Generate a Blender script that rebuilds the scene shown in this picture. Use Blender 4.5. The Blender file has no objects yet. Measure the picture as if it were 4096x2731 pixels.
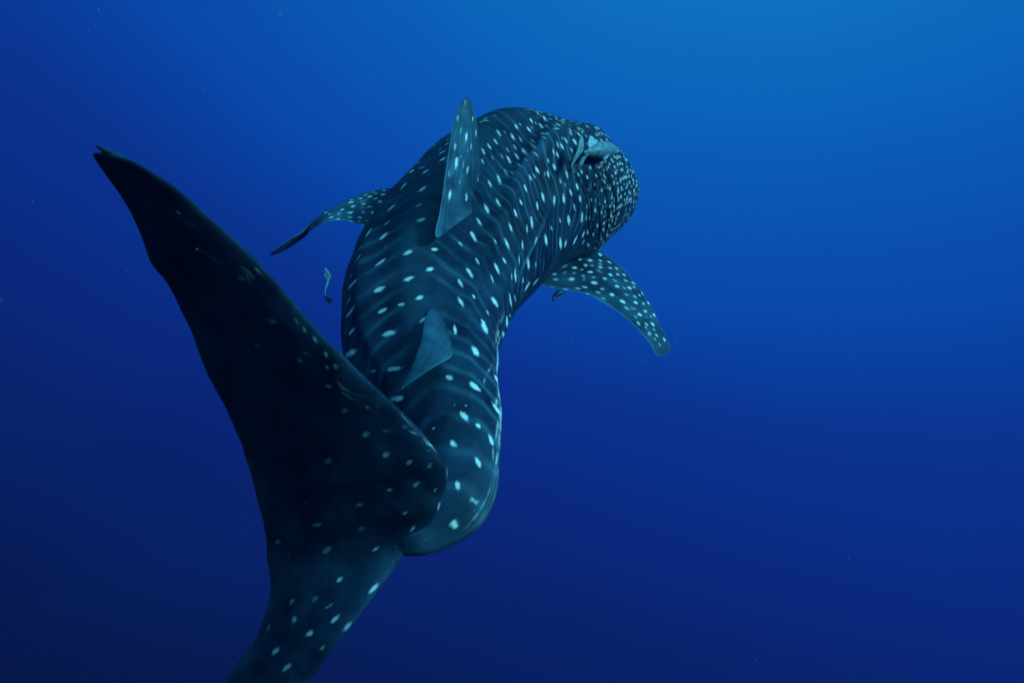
import bpy, math, random
import numpy as np
from mathutils import Matrix, Vector

random.seed(7)
rng = np.random.default_rng(11)
S = bpy.context.scene
COL = S.collection

# ------------------------------------------------------------------ camera
cam_data = bpy.data.cameras.new("camera")
cam = bpy.data.objects.new("camera", cam_data)
COL.objects.link(cam)
cam_data.sensor_width = 36.0
cam_data.lens = 21.45
cam_data.clip_start = 0.05
cam_data.clip_end = 2000.0
cam.location = (0.0, 0.0, -6.0)                       # six metres under the surface
PITCH = math.radians(75)                              # looks 15 degrees below the horizontal
cam.rotation_euler = (PITCH, 0, 0)
cam_data.dof.use_dof = True
cam_data.dof.focus_distance = 3.1
cam_data.dof.aperture_fstop = 4.0
S.camera = cam
CAMM = Matrix.Translation(cam.location) @ cam.rotation_euler.to_matrix().to_4x4()
CR = np.array(CAMM.to_3x3()); CT = np.array(CAMM.translation)

# ------------------------------------------------------------------ open water light (world), sun, exposure
SUN_EL, SUN_AZ = math.radians(32), math.radians(106)   # azimuth clockwise from +Y
SUN_DIR = Vector((math.sin(SUN_AZ)*math.cos(SUN_EL), math.cos(SUN_AZ)*math.cos(SUN_EL), math.sin(SUN_EL)))

def lin(c):
    return tuple((v/255/12.92 if v/255 <= .04045 else ((v/255+.055)/1.055)**2.4) for v in c)
GLOW_DIR = (0.45, 1.1, 1.0)                           # where the water is brightest: ahead, up and to the right
GRAD = [(0.00, (1, 2, 18)), (0.28, (2, 3, 24)), (0.42, (5, 3, 42)), (0.52, (7, 20, 82)), (0.60, (9, 27, 104)),
        (0.68, (9, 38, 127)), (0.75, (9, 50, 143)), (0.80, (8, 67, 164)), (0.85, (10, 80, 173)), (0.90, (10, 96, 184)),
        (0.945, (15, 112, 192)), (1.00, (22, 130, 201))]
def water_gradient(nt, vec_socket):
    """radiance of the open water by direction: deep violet blue below, brighter blue ahead and up, cyan under the surface"""
    N, L = nt.nodes, nt.links
    nrm = N.new("ShaderNodeVectorMath"); nrm.operation = 'NORMALIZE'
    L.new(vec_socket, nrm.inputs[0])
    dot = N.new("ShaderNodeVectorMath"); dot.operation = 'DOT_PRODUCT'
    L.new(nrm.outputs[0], dot.inputs[0])
    dot.inputs[1].default_value = Vector(GLOW_DIR).normalized()
    nz = N.new("ShaderNodeTexNoise"); nz.inputs["Scale"].default_value = 1.6; nz.inputs["Detail"].default_value = 3
    L.new(nrm.outputs[0], nz.inputs["Vector"])
    m1 = N.new("ShaderNodeMath"); m1.operation = 'MULTIPLY_ADD'
    L.new(nz.outputs[0], m1.inputs[0]); m1.inputs[1].default_value = 0.06
    L.new(dot.outputs["Value"], m1.inputs[2])
    mr = N.new("ShaderNodeMapRange")
    mr.inputs["From Min"].default_value = -1.0 + 0.03; mr.inputs["From Max"].default_value = 1.0 + 0.03
    L.new(m1.outputs[0], mr.inputs["Value"])
    cr = N.new("ShaderNodeValToRGB"); cr.color_ramp.interpolation = 'CARDINAL'
    L.new(mr.outputs[0], cr.inputs[0])
    el = cr.color_ramp.elements
    while len(el) > 1: el.remove(el[0])
    for i, (p, c) in enumerate(GRAD):
        e = el[0] if i == 0 else el.new(p)
        e.position = p; e.color = (*lin(c), 1)
    # towards the surface overhead the water turns bright cyan
    sep = N.new("ShaderNodeSeparateXYZ"); L.new(nrm.outputs[0], sep.inputs[0])
    mz = N.new("ShaderNodeMapRange"); mz.interpolation_type = 'SMOOTHSTEP'
    mz.inputs["From Min"].default_value = 0.42; mz.inputs["From Max"].default_value = 1.0
    L.new(sep.outputs["Z"], mz.inputs["Value"])
    mx = N.new("ShaderNodeMix"); mx.data_type = 'RGBA'
    L.new(mz.outputs[0], mx.inputs[0]); L.new(cr.outputs[0], mx.inputs[6]); mx.inputs[7].default_value = (*OVERHEAD, 1)
    return mx.outputs[2]
HAZE_DENSITY = 0.007
OVERHEAD = (0.06, 0.66, 1.12)

W = bpy.data.worlds.new("World"); S.world = W; W.use_nodes = True
nt = W.node_tree
bgn = nt.nodes["Background"]
tc = nt.nodes.new("ShaderNodeTexCoord")
nt.links.new(water_gradient(nt, tc.outputs["Generated"]), bgn.inputs["Color"])
bgn.inputs["Strength"].default_value = 1.0

sd = bpy.data.lights.new("sun", 'SUN'); sun = bpy.data.objects.new("sun", sd); COL.objects.link(sun)
sd.energy = 5.0; sd.angle = math.radians(13)          # sunlight spread by the waves and the water above
sd.color = (0.12, 0.64, 0.86)                          # six metres of water have taken the red out
sun.location = (3, 2, 4)
sun.rotation_euler = SUN_DIR.to_track_quat('Z', 'Y').to_euler()

vs = S.view_settings
vs.view_transform = 'Standard'; vs.look = 'None'; vs.exposure = 0.0; vs.gamma = 1.0
vs.use_curve_mapping = False
S.cycles.max_bounces = 5; S.cycles.diffuse_bounces = 2; S.cycles.glossy_bounces = 2
S.cycles.transmission_bounces = 2; S.cycles.volume_bounces = 0
S.cycles.use_denoising = True

# ------------------------------------------------------------------ helpers
F = 21.45/36.0*4096                                  # focal length in pixels of the 4096 px photograph

def W3(px, py, d):
    """a point of the scene: pixel of the 4096 px photograph seen at distance d -> world"""
    c = np.array([(px-2048.0)/F*d, (1365.5-py)/F*d, -d])
    return CR @ c + CT
def w3(px, py, d):                                    # same, for pixels read off the 2352 px view
    k = 4096/2352.0
    return W3(px*k, py*k, d)
def cdir(v):                                          # direction given along camera axes -> world
    v = CR @ np.array(v, float); return v/np.linalg.norm(v)
def proj(P):
    q = (P-CT) @ CR
    d = -q[:, 2]
    return np.stack([2048+F*q[:, 0]/d, 1365.5-F*q[:, 1]/d, d], 1)

def crom(P, n, alpha_len=True):
    """Catmull-Rom through control rows P -> n rows evenly spaced along parameter"""
    P = np.asarray(P, float)
    k = len(P)
    t = np.linspace(0, k-1, n)
    i = np.minimum(t.astype(int), k-2); f = (t-i)[:, None]
    E = np.vstack([2*P[0]-P[1], P, 2*P[-1]-P[-2]])
    p0, p1, p2, p3 = E[i], E[i+1], E[i+2], E[i+3]
    return 0.5*((2*p1)+(-p0+p2)*f+(2*p0-5*p1+4*p2-p3)*f*f+(-p0+3*p1-3*p2+p3)*f**3)

def unit(a): return a/np.maximum(np.linalg.norm(a, axis=-1, keepdims=True), 1e-12)
def sst(a, b, x):
    t = np.clip((x-a)/(b-a), 0, 1); return t*t*(3-2*t)

def vnoise(P, seed=0):
    """value noise 0..1 of points P (n,k)"""
    P = np.asarray(P, float)
    if P.shape[1] == 2: P = np.concatenate([P, np.zeros((len(P), 1))], 1)
    i = np.floor(P).astype(np.int64); f = P-i; f = f*f*(3-2*f)
    def h(a, b, c):
        n = (a*73856093) ^ (b*19349663) ^ (c*83492791) ^ (seed*2654435761)
        n = (n ^ (n >> 13))*1274126177
        return ((n ^ (n >> 16)) & 0xffff)/65535.0
    r = 0
    for dx in (0, 1):
        for dy in (0, 1):
            for dz in (0, 1):
                w = (f[:, 0] if dx else 1-f[:, 0])*(f[:, 1] if dy else 1-f[:, 1])*(f[:, 2] if dz else 1-f[:, 2])
                r = r+w*h(i[:, 0]+dx, i[:, 1]+dy, i[:, 2]+dz)
    return r
def fbm(P, seed=0, o=3):
    r = 0; a = 0.5; q = np.asarray(P, float)
    for k in range(o):
        r = r+a*vnoise(q, seed+k); a *= 0.5; q = q*2.03+7.1
    return r/(1-0.5**o)

def grid_mesh(name, V, nu, nv, wrap_v, caps=True):
    """V: (nu*nv,3) rows u, columns v"""
    me = bpy.data.meshes.new(name)
    u = np.arange(nu-1)[:, None]; vcount = nv if wrap_v else nv-1
    v = np.arange(vcount)[None, :]
    a = u*nv+v; b = u*nv+(v+1) % nv
    q = np.stack([a, b, b+nv, a+nv], -1).reshape(-1, 4)
    faces = [q]
    nq = len(q)
    loops = q.ravel()
    starts = np.arange(nq)*4
    tot = np.full(nq, 4)
    if caps and wrap_v:
        c0 = np.arange(nv)[::-1]; c1 = (nu-1)*nv+np.arange(nv)
        loops = np.concatenate([loops, c0, c1])
        starts = np.concatenate([starts, [nq*4, nq*4+nv]])
        tot = np.concatenate([tot, [nv, nv]])
    me.vertices.add(len(V)); me.vertices.foreach_set("co", np.asarray(V, np.float32).ravel())
    me.loops.add(len(loops)); me.loops.foreach_set("vertex_index", loops.astype(np.int32))
    me.polygons.add(len(starts)); me.polygons.foreach_set("loop_start", starts.astype(np.int32))
    me.update(calc_edges=True); me.validate()
    me.polygons.foreach_set("use_smooth", np.ones(len(me.polygons), bool))
    return me

def grid_normals(V, nu, nv, wrap):
    G = V.reshape(nu, nv, 3)
    du = np.gradient(G, axis=0)
    if wrap: dv = (np.roll(G, -1, 1)-np.roll(G, 1, 1))*.5
    else: dv = np.gradient(G, axis=1)
    return unit(np.cross(du, dv)).reshape(-1, 3)

def add_attr(me, name, vals):
    at = me.attributes.new(name, 'FLOAT', 'POINT')
    at.data.foreach_set("value", np.asarray(vals, np.float32))

def empty(name, loc, label, cat, group=None):
    o = bpy.data.objects.new(name, None); COL.objects.link(o)
    o.location = loc; o['label'] = label; o['category'] = cat
    o.empty_display_size = 0.1
    if group: o['group'] = group
    return o
def link(name, me, mat, parent=None, label=None):
    o = bpy.data.objects.new(name, me); COL.objects.link(o)
    if mat: me.materials.append(mat)
    if parent:
        o.parent = parent
        off = np.array(parent.matrix_world.translation) if parent.parent is None else None
    if label: o['label'] = label
    return o
def recentre(V, root):
    return V-np.array(root.location)

# ------------------------------------------------------------------ materials
def mat_new(name):
    m = bpy.data.materials.new(name); m.use_nodes = True
    return m, m.node_tree.nodes, m.node_tree.links, m.node_tree.nodes["Principled BSDF"]

def skin_material(name, dark, mid, stripe, spot, rough=0.58, spec=0.10):
    """whale shark skin: mottled dark ground, pale wavy lines and spots from the mesh's own pattern attributes"""
    m, N, L, B = mat_new(name)
    co = N.new("ShaderNodeTexCoord")
    def noise(scale, detail=4, rough_=.55):
        n = N.new("ShaderNodeTexNoise"); n.inputs["Scale"].default_value = scale
        n.inputs["Detail"].default_value = detail; n.inputs["Roughness"].default_value = rough_
        L.new(co.outputs["Object"], n.inputs["Vector"]); return n.outputs[0]
    def attr(a):
        n = N.new("ShaderNodeAttribute"); n.attribute_name = a; return n.outputs["Fac"]
    def mix(f, a, b):
        n = N.new("ShaderNodeMix"); n.data_type = 'RGBA'
        if isinstance(f, float): n.inputs[0].default_value = f
        else: L.new(f, n.inputs[0])
        for s, k in ((a, 6), (b, 7)):
            if isinstance(s, tuple): n.inputs[k].default_value = (*s, 1)
            else: L.new(s, n.inputs[k])
        return n.outputs[2]
    def rng_(v, a, b, c=0., d=1.):
        n = N.new("ShaderNodeMapRange"); L.new(v, n.inputs[0])
        for i, x in enumerate((a, b, c, d)): n.inputs[i+1].default_value = x
        return n.outputs[0]
    def mul(a, b):
        n = N.new("ShaderNodeMath"); n.operation = 'MULTIPLY'
        L.new(a, n.inputs[0])
        if isinstance(b, float): n.inputs[1].default_value = b
        else: L.new(b, n.inputs[1])
        return n.outputs[0]
    base = mix(rng_(noise(5.5, 6, .62), .38, .66), dark, mid)
    grain = rng_(noise(150, 3, .7), .3, .75, .55, 1.0)
    c = mix(mul(attr("stripe"), grain), base, stripe)
    c = mix(attr("pale"), c, stripe)
    fl = rng_(noise(260, 2, .8), .3, .72, .72, 1.0)
    c = mix(mul(attr("spot"), fl), c, spot)
    # fine pale flecks and scratches
    fk = rng_(noise(170, 1, .4), .76, .80)
    c = mix(mul(fk, .2), c, spot)
    c = mix(attr("black"), c, (0.002, 0.003, 0.004))
    L.new(c, B.inputs["Base Color"])
    rr = rng_(noise(22, 4), .3, .7, rough-.08, rough+.14); L.new(rr, B.inputs["Roughness"])
    B.inputs["Specular IOR Level"].default_value = spec
    bp = N.new("ShaderNodeBump"); bp.inputs["Strength"].default_value = .35; bp.inputs["Distance"].default_value = .004
    L.new(noise(120, 5, .7), bp.inputs["Height"]); L.new(bp.outputs[0], B.inputs["Normal"])
    return m

SKIN = skin_material("spotted_skin", (0.003, 0.008, 0.021), (0.016, 0.038, 0.068), (0.09, 0.20, 0.26), (1.0, 0.88, 0.80))

# ------------------------------------------------------------------ the spots as they lie on the animal
def conv(region, scale, rows):
    x0, y0 = region
    out = []
    for r in rows:
        inten = r[5] if len(r) > 5 else 1.0
        out.append((x0+r[0]*scale, y0+r[1]*scale, r[2]*scale, r[3]*scale, r[4], inten))
    return out
SP_BODY = []
SP_BODY += conv((1750, 650), .2232, [(518,620,170,36,88,.9),(705,265,190,50,90),(1100,300,220,48,70),(940,385,160,40,65),(1085,715,190,45,62),(885,840,230,60,62),(740,1055,190,45,58,.85),(640,1320,230,70,62),(415,1460,130,30,50,.9),(1035,1415,120,30,60,.7),(1245,1450,210,55,68),(1310,1165,180,38,70),(1395,900,200,45,72),(1495,710,150,38,65),(1575,455,180,38,72),(1665,280,140,35,68),(1735,240,110,25,60,.7),(1230,190,190,30,62,.6),(1335,190,90,20,55,.6),(1770,120,130,40,70),(1690,1090,220,38,83),(1605,1200,200,22,87,.8),(1525,1490,180,30,88)])
SP_BODY += conv((2050, 650), .2232, [(450,140,170,45,65),(640,215,190,35,82),(580,200,120,20,85,.6),(750,80,150,42,72),(975,215,170,38,78,.8),(860,340,110,28,75,.7),(945,400,90,22,80,.4),(545,620,230,48,76),(750,680,200,36,92),(920,650,190,55,85),(1045,540,150,38,72,.9),(1160,430,150,45,75),(1210,650,150,45,82,.9),(445,780,180,32,82),(345,1060,230,42,82),(260,1210,180,24,88,.8),(1010,1040,200,58,85),(1245,990,220,42,95),(855,1045,110,38,75,.6),(600,1390,250,58,82),(860,1450,220,58,86),(950,1460,160,38,105,.9),(1120,1400,210,36,115),(1270,1290,180,35,105),(1270,1430,120,40,120,.6),(420,1400,170,32,105,.8),(180,1470,170,28,88),(700,1180,130,35,78,.5),(1110,800,160,34,78,.6),(1350,1250,100,40,85,.9),(1325,990,110,20,95,.6),(1380,1000,90,30,95,.6),(1095,140,120,22,80),(1185,215,70,30,60),(1240,170,80,32,75),(1340,265,80,38,75),(1395,95,60,28,70),(1500,235,65,32,70),(1475,395,70,40,75,.7),(1350,485,40,30,60,.7),(1490,540,60,22,75,.8),(1600,500,60,35,75),(1530,595,40,22,70,.6),(1645,240,85,22,80),(1655,360,60,26,75),(1745,470,60,28,70),(1310,600,60,26,80,.7),(1405,670,60,30,85,.8),(1490,680,90,26,110,.4),(1555,740,50,36,70,.6),(1535,700,60,18,85,.6),(1660,705,80,34,85),(1775,640,60,22,80,.8),(1355,800,70,26,85,.8),(1330,790,100,18,90,.6),(1625,790,50,26,80,.7),(1745,790,60,28,85),(1485,865,90,42,85),(1595,895,80,45,88,.8),(1655,885,60,26,85,.5),(1765,955,70,32,95,.8),(1635,970,70,28,90,.5),(1440,1030,60,24,80,.3),(1640,1090,70,38,100),(1520,1130,80,32,92),(1730,1130,80,26,95,.8),(1785,1040,80,24,95,.8),(1630,1205,80,42,95),(1445,1290,80,50,85),(1700,1310,80,36,110,.8),(1590,1370,90,32,100,.9),(1640,1430,50,30,120),(1610,1470,60,22,95,.8),(1360,1480,85,50,65),(1490,1535,80,30,55,.8),(1570,1545,60,24,85,.7),(1640,330,40,20,80,.5),(1420,330,40,20,80,.3),(1560,640,30,20,80,.3),(1700,620,30,20,80,.4),(1690,460,36,20,80,.3)])
SP_BODY += conv((1600, 350), .2551, [(1820,610,110,30,63),(1885,585,60,22,60,.6),(1550,715,130,30,60),(1765,775,130,35,62),(1500,850,130,32,58),(1400,925,120,32,57),(1305,1000,120,26,65),(1710,1140,150,36,65),(1835,1085,140,32,60),(1685,980,120,18,62,.5),(1805,945,110,26,58,.6),(1890,820,100,20,55,.5),(1935,1000,90,36,65),(1295,1160,130,22,75),(1860,1210,110,22,52,.6),(1600,1080,90,16,62,.4),(1450,1100,110,18,60,.35),(1640,700,80,18,60,.35),(735,885,80,18,150),(665,1015,150,22,148),(670,1125,130,26,150),(530,910,40,14,140,.6),(630,970,70,12,150,.5),(345,1255,110,14,165,.6),(180,1315,110,22,140,.9),(405,1315,140,28,147,.9),(695,1265,110,18,125,.5),(75,1530,90,20,128,.8),(750,825,50,10,160,.5),(285,1180,60,12,140,.3),(1340,520,120,12,5,.6),(1270,540,80,10,0,.5),(1340,485,70,8,25,.5),(1490,445,60,8,20,.4)])
SP_BODY += conv((2000, 350), .2551, [(490,520,110,30,65),(700,490,110,30,62),(590,400,90,20,60,.6),(470,330,90,30,65,.3),(885,485,90,18,60,.8),(980,540,100,16,55,.8),(1000,510,70,12,50,.6),(910,580,110,22,32),(640,600,120,28,52),(560,560,80,16,60,.5),(455,665,130,34,57),(500,620,80,14,60,.5),(735,610,90,12,45,.5),(860,600,90,10,30,.6),(880,645,110,14,8,.9),(730,720,90,14,18,.7),(670,725,100,24,28),(680,785,110,18,20,.8),(520,845,110,20,45,.7),(520,915,140,34,40),(390,1015,150,38,50),(315,580,70,20,60,.5),(560,1045,120,18,40,.6),(315,800,100,18,50,.5),(405,1130,90,18,45,.5),(290,1210,120,18,48,.5),(1105,670,90,18,50,.8),(1110,720,100,26,55,.8),(1035,835,110,28,62),(1170,850,130,36,60),(970,920,130,38,65),(905,900,110,24,75,.9),(980,800,60,14,65,.4),(840,1010,130,26,75,.9),(905,1065,140,36,68),(1120,980,110,24,65,.7),(1205,960,70,16,60,.6),(1235,735,90,26,52),(1290,710,50,18,60),(1240,640,70,16,35,.8),(755,1150,110,24,75,.9),(1410,770,50,12,40,.8),(1765,975,36,26,45),(1745,1025,34,24,60),(1680,1050,36,30,20),(1633,1090,38,24,80),(1603,1172,34,28,80),(1835,995,40,18,40,.8),(1915,1020,50,18,45,.8),(1830,1112,32,28,60),(1882,1090,36,26,55),(1970,1135,40,22,60),(2030,1105,40,14,60,.8),(1773,1165,36,26,70),(1716,1200,40,22,75),(1700,1248,36,28,70),(1882,1198,32,26,60),(1920,1200,34,24,60),(1990,1250,50,20,65,.8),(2080,1230,50,16,60,.7),(1840,1290,30,24,80),(1900,1297,38,26,70),(1805,1343,44,22,80),(1995,1333,46,24,70),(2090,1320,44,20,65),(1760,1390,46,24,85),(1418,1258,48,26,85),(1550,1252,42,24,80),(1585,1240,44,16,65,.8),(1490,1158,34,20,70,.6),(1925,1433,40,20,80),(1965,1410,46,22,80),(1888,1478,36,26,80),(1840,1505,40,20,85),(2032,1490,60,22,75),(2090,1455,50,24,75),(2165,1380,60,14,70,.7),(1715,890,60,12,35,.7),(1620,890,40,12,40),(1680,890,50,10,30,.8),(1845,940,60,12,25,.8),(1800,915,50,12,30,.6),(2140,1470,50,18,75,.8),(2060,1400,40,16,70,.6),(1950,1340,24,16,60,.5),(1760,1290,30,18,60,.4),(1985,1190,26,14,60,.4),(1780,1240,26,18,60,.4)])
SP_BODY += conv((2100, 450), .35068, [(1055,810,36,20,85),(1090,790,22,16,80),(1110,750,30,16,75),(1105,860,30,16,85),(1155,860,36,16,80),(1190,795,36,14,75),(1235,770,40,18,75),(965,870,40,20,75),(910,800,40,16,85),(1063,905,30,26,85),(1140,930,30,18,85),(1200,920,40,18,85),(1245,890,40,18,85),(1275,830,40,16,80),(1290,700,40,12,65),(1150,540,30,20,55),(1190,500,36,14,50),(990,975,36,18,85),(1020,980,30,16,85),(1090,965,50,18,120,.8),(1055,945,26,14,80,.7),(970,1070,36,20,90),(1015,1070,40,20,92),(1075,1075,34,18,95),(1105,1055,30,18,100),(1135,1000,36,14,100),(1160,990,30,14,100),(1190,990,36,14,105),(1210,985,40,12,110),(985,1180,50,20,100),(1060,1160,60,14,120),(1040,1210,50,12,110),(960,1290,40,16,95),(930,1390,40,20,115),(1130,820,24,12,80,.6),(1010,900,24,14,80,.6),(1215,840,26,12,75,.7),(1170,740,28,12,75,.7),(1260,650,28,10,65,.7),(1170,960,24,12,85,.7),(1120,880,20,12,80,.6),(1300,770,30,10,75,.7),(1225,690,26,12,70,.7),(1010,820,20,12,80,.5),(1040,760,20,12,80,.5)])
SP_BODY += conv((1350, 950), .2551, [(350,170,110,12,128,.7),(320,320,220,20,126,.9),(680,385,240,48,143),(1105,235,180,70,160),(1525,185,130,60,175),(1455,495,150,75,165),(1120,645,190,85,160),(655,810,220,85,155),(210,600,110,16,128,.5),(225,740,230,38,130),(1285,945,150,75,155,.9),(1000,1050,130,50,168,.8),(710,1145,180,65,153,.9),(175,985,130,30,128,.5),(200,1165,260,44,128),(1335,1290,170,55,143),(225,1465,180,50,132),(815,1500,250,90,165),(755,150,80,10,140,.3)])
SP_BODY += conv((1750, 900), .2551, [(500,740,210,60,57),(360,910,170,50,60,.9),(370,1210,210,60,60),(570,1120,110,34,58,.9),(625,565,130,32,62,.9),(1050,560,120,34,62),(930,680,230,52,67),(855,840,150,24,72,.9),(895,1200,210,60,58),(785,1370,110,24,68,.7),(720,1530,140,50,55),(1220,790,250,30,86),(1165,810,130,14,90,.7),(1280,540,180,18,88,.8),(1425,610,230,44,86),(1145,1180,240,30,82),(1215,1140,150,16,78,.7),(1090,1490,170,28,84),(1140,1430,130,14,80,.6),(1410,960,190,30,120),(1540,890,180,30,125),(1340,870,110,30,92,.5),(1540,620,110,36,90,.4)])
SP_BODY += conv((1300, 900), .5102, [(1020,820,90,28,78),(1250,800,110,38,62),(1430,780,110,20,80),(1405,880,120,22,78),(1180,990,110,50,60),(1375,1030,110,24,70),(975,1195,70,44,15,.6),(1175,1265,130,44,38),(1355,1220,130,26,62),(1095,1500,100,55,45),(1345,1440,140,30,55),(200,1005,130,52,150),(540,1125,130,40,172,.8),(270,1185,70,34,155),(375,1145,70,24,165,.6),(565,1360,130,50,175),(1015,1410,14,12,0,.8),(1105,1412,14,12,0,.8)])
SP_BODY += conv((1400, 1500), .4783, [(1075,425,70,34,55),(1180,545,130,34,65),(865,575,90,50,40),(700,443,30,20,0,.8),(1070,730,110,40,60),(900,925,100,52,75),(1040,1050,110,40,40,.6),(870,1240,90,70,60)])
SP_BODY += conv((1350, 600), .2551, [(1020,580,150,20,125,.9),(1335,610,180,48,147),(840,910,190,30,137),(1275,865,110,30,155,.6),(1300,1100,170,60,158,.9),(775,1145,140,16,140,.6),(480,1305,190,18,125,.9),(725,1350,200,50,143)])
SP_FIN1 = conv((1600, 350), .2551, [(905,480,120,50,98,.35),(1020,240,120,60,90,.2),(955,680,100,30,100,.4),(1040,780,190,40,97),(865,920,120,40,97,.6),(1115,930,130,26,97,.6),(885,1175,220,58,97),(1060,1290,150,36,96,.7),(1140,500,80,16,92,.8),(1190,720,140,14,90,.9),(995,1190,100,20,100,.4),(960,1080,60,22,95,.4),(1060,990,60,20,95,.3),(770,1350,130,40,95,.3)])
SP_FIN1 += conv((1750, 650), .2232, [(220,580,230,55,97),(518,620,170,36,88,.9),(465,60,110,22,105,.5),(400,350,120,24,95,.3)])
SP_CF = conv((1400, 1500), .4783, [(130,495,90,44,150,.8),(300,665,80,44,150,.8),(495,730,70,36,140,.6),(335,955,50,32,150,.7),(555,912,80,28,142,.8),(710,962,55,12,135,.7),(455,1155,60,24,150,.8),(745,1105,95,26,98),(525,1280,80,30,130),(610,1305,90,30,115),(75,1085,90,34,150,.5),(210,1455,80,30,142,.7),(145,272,30,12,0,.8)])
SP_CF += conv((800, 1600), .7214, [(775,992,60,28,145,.7),(960,1045,95,28,135,.8),(750,1210,75,30,135,.9),(610,1292,60,34,150,.9),(525,1215,45,34,120,.6),(420,1390,60,34,140,.7),(480,1480,80,30,140,.7),(675,1375,50,20,145,.5),(705,830,70,34,145,.4),(650,690,70,24,170,.5),(710,335,50,34,140,.4),(800,58,50,30,150,.4),(895,715,50,34,150,.3),(430,785,50,30,140,.25),(510,1115,50,30,125,.25),(640,1100,50,30,140,.2),(815,1255,80,28,135,.4),(590,572,12,8,0,.5)])
SP_CF += conv((300, 500), .7653, [(540,458,40,20,35,.7),(1035,1028,60,30,10,.4),(1178,1230,36,24,20,.6),(1325,1365,40,20,0,.7),(950,1155,30,18,0,.3),(1410,1490,50,26,160,.4),(1200,1072,50,12,75,.8),(1255,1120,40,16,70,.9),(1312,1200,45,14,85,.9),(1360,1262,36,20,160,.9),(1318,1265,26,14,80,.9),(870,800,50,30,30,.25),(1160,1030,40,10,70,.5)])
SP_BODY = [(x, y, l*.95, w*.93, a, k) for x, y, l, w, a, k in SP_BODY]
SP_CF = [(x, y, l*.86, w*.86, a, k*.85) for x, y, l, w, a, k in SP_CF]
SP_RP = conv((2100, 950), .3188, [(795,90,60,36,65),(725,165,56,46,60),(655,200,50,34,80,.6),(590,250,70,46,120),(840,185,50,36,70,.8),(690,275,50,34,10,.8),(880,130,45,22,60,.8),(945,215,62,30,35),(820,287,76,36,12),(945,290,60,24,25,.9),(1060,310,62,22,30),(940,332,56,18,15,.7),(945,372,60,30,12),(1070,382,60,24,25,.9),(1150,388,60,24,30,.9),(760,348,60,32,15,.9),(840,352,44,22,5,.5),(622,380,70,38,5),(712,403,46,26,5,.5),(815,433,76,36,8),(1072,467,74,38,18),(1168,465,60,26,20,.8),(1245,470,60,22,30,.9),(618,448,70,24,10,.4),(370,460,66,26,-5,.9),(730,480,46,36,10,.5),(585,522,84,44,0),(860,497,60,24,10,.5),(1000,515,70,28,10,.9),(1130,540,90,18,25,.6),(1265,540,60,22,25,.7),(1360,572,66,22,35,.8),(385,525,80,32,5,.6),(870,568,90,44,8),(1155,612,66,32,18),(1245,635,50,22,30,.6),(1310,632,76,34,30),(1370,622,50,26,35,.5),(750,620,84,28,10,.8),(660,638,90,20,8,.7),(510,648,80,16,8,.8),(340,625,60,14,10,.6),(970,645,60,30,10,.7),(1095,718,74,40,15),(1275,717,70,26,18,.6),(1380,740,60,28,35,.6),(1435,720,44,24,45,.7),(1475,700,60,22,50,.8),(920,688,70,20,20,.8),(785,705,70,12,8,.7),(985,765,70,14,20,.8),(1225,803,90,38,25),(1390,815,66,40,35),(1485,828,50,28,50,.7),(1550,820,54,22,50,.9),(1275,885,80,26,35,.7),(1510,925,54,34,40,.9),(1440,968,70,36,42),(1620,972,60,26,55),(1390,995,60,18,45,.6),(1520,1000,30,20,0,.3),(1580,990,40,20,45,.5),(1425,1075,70,30,50,.8),(1525,1090,64,26,45,.8),(1600,1085,84,34,50),(1515,1125,50,18,50,.6),(1620,1155,50,24,40,.5),(1720,1135,50,18,55,.7),(1560,1205,60,40,45,.6),(1650,1225,70,20,45,.9),(1750,1280,60,26,60,.9),(1630,1270,50,16,45,.6),(1690,1345,70,24,65,.5),(500,360,90,30,-30,.3),(740,235,70,24,-20,.4),(500,440,70,30,-30,.25),(740,520,80,40,90,.2),(1360,890,90,30,20,.3),(930,420,90,24,30,.35)])
SP_LP = conv((1350, 600), .2551, [(730,632,70,22,-8),(820,668,40,30,0,.7),(605,683,46,20,0,.8),(710,700,96,34,0),(505,733,84,32,-8),(600,765,100,20,-8,.8),(360,760,60,28,-5,.8),(435,705,80,14,-12,.6),(670,810,90,36,-3),(410,846,86,30,-5,.9),(212,820,100,28,-15),(215,780,60,12,-15,.7),(240,885,86,30,-8),(500,890,90,24,-8,.8),(660,887,80,32,0,.9),(75,932,76,28,-18),(200,983,110,34,-8),(405,978,60,36,0,.7),(560,985,100,46,-8),(190,1055,80,24,0,.9),(350,1058,76,36,0,.9),(25,1083,60,20,-5,.9),(215,1115,80,22,5,.9),(340,1115,60,26,0,.6),(485,1112,70,26,12,.9),(390,1183,84,26,12),(560,660,70,12,-10,.5),(400,800,150,12,-12,.4),(400,905,100,14,-12,.4),(30,990,60,40,0,.3),(780,740,40,24,0,.6)])
SP_LP += conv((1000, 680), .3955, [(765,432,40,14,-25,.9),(805,447,36,12,-20,.9),(820,478,50,16,-8,.9),(895,450,30,24,0,.3),(895,495,50,14,-5,.8)])

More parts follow.
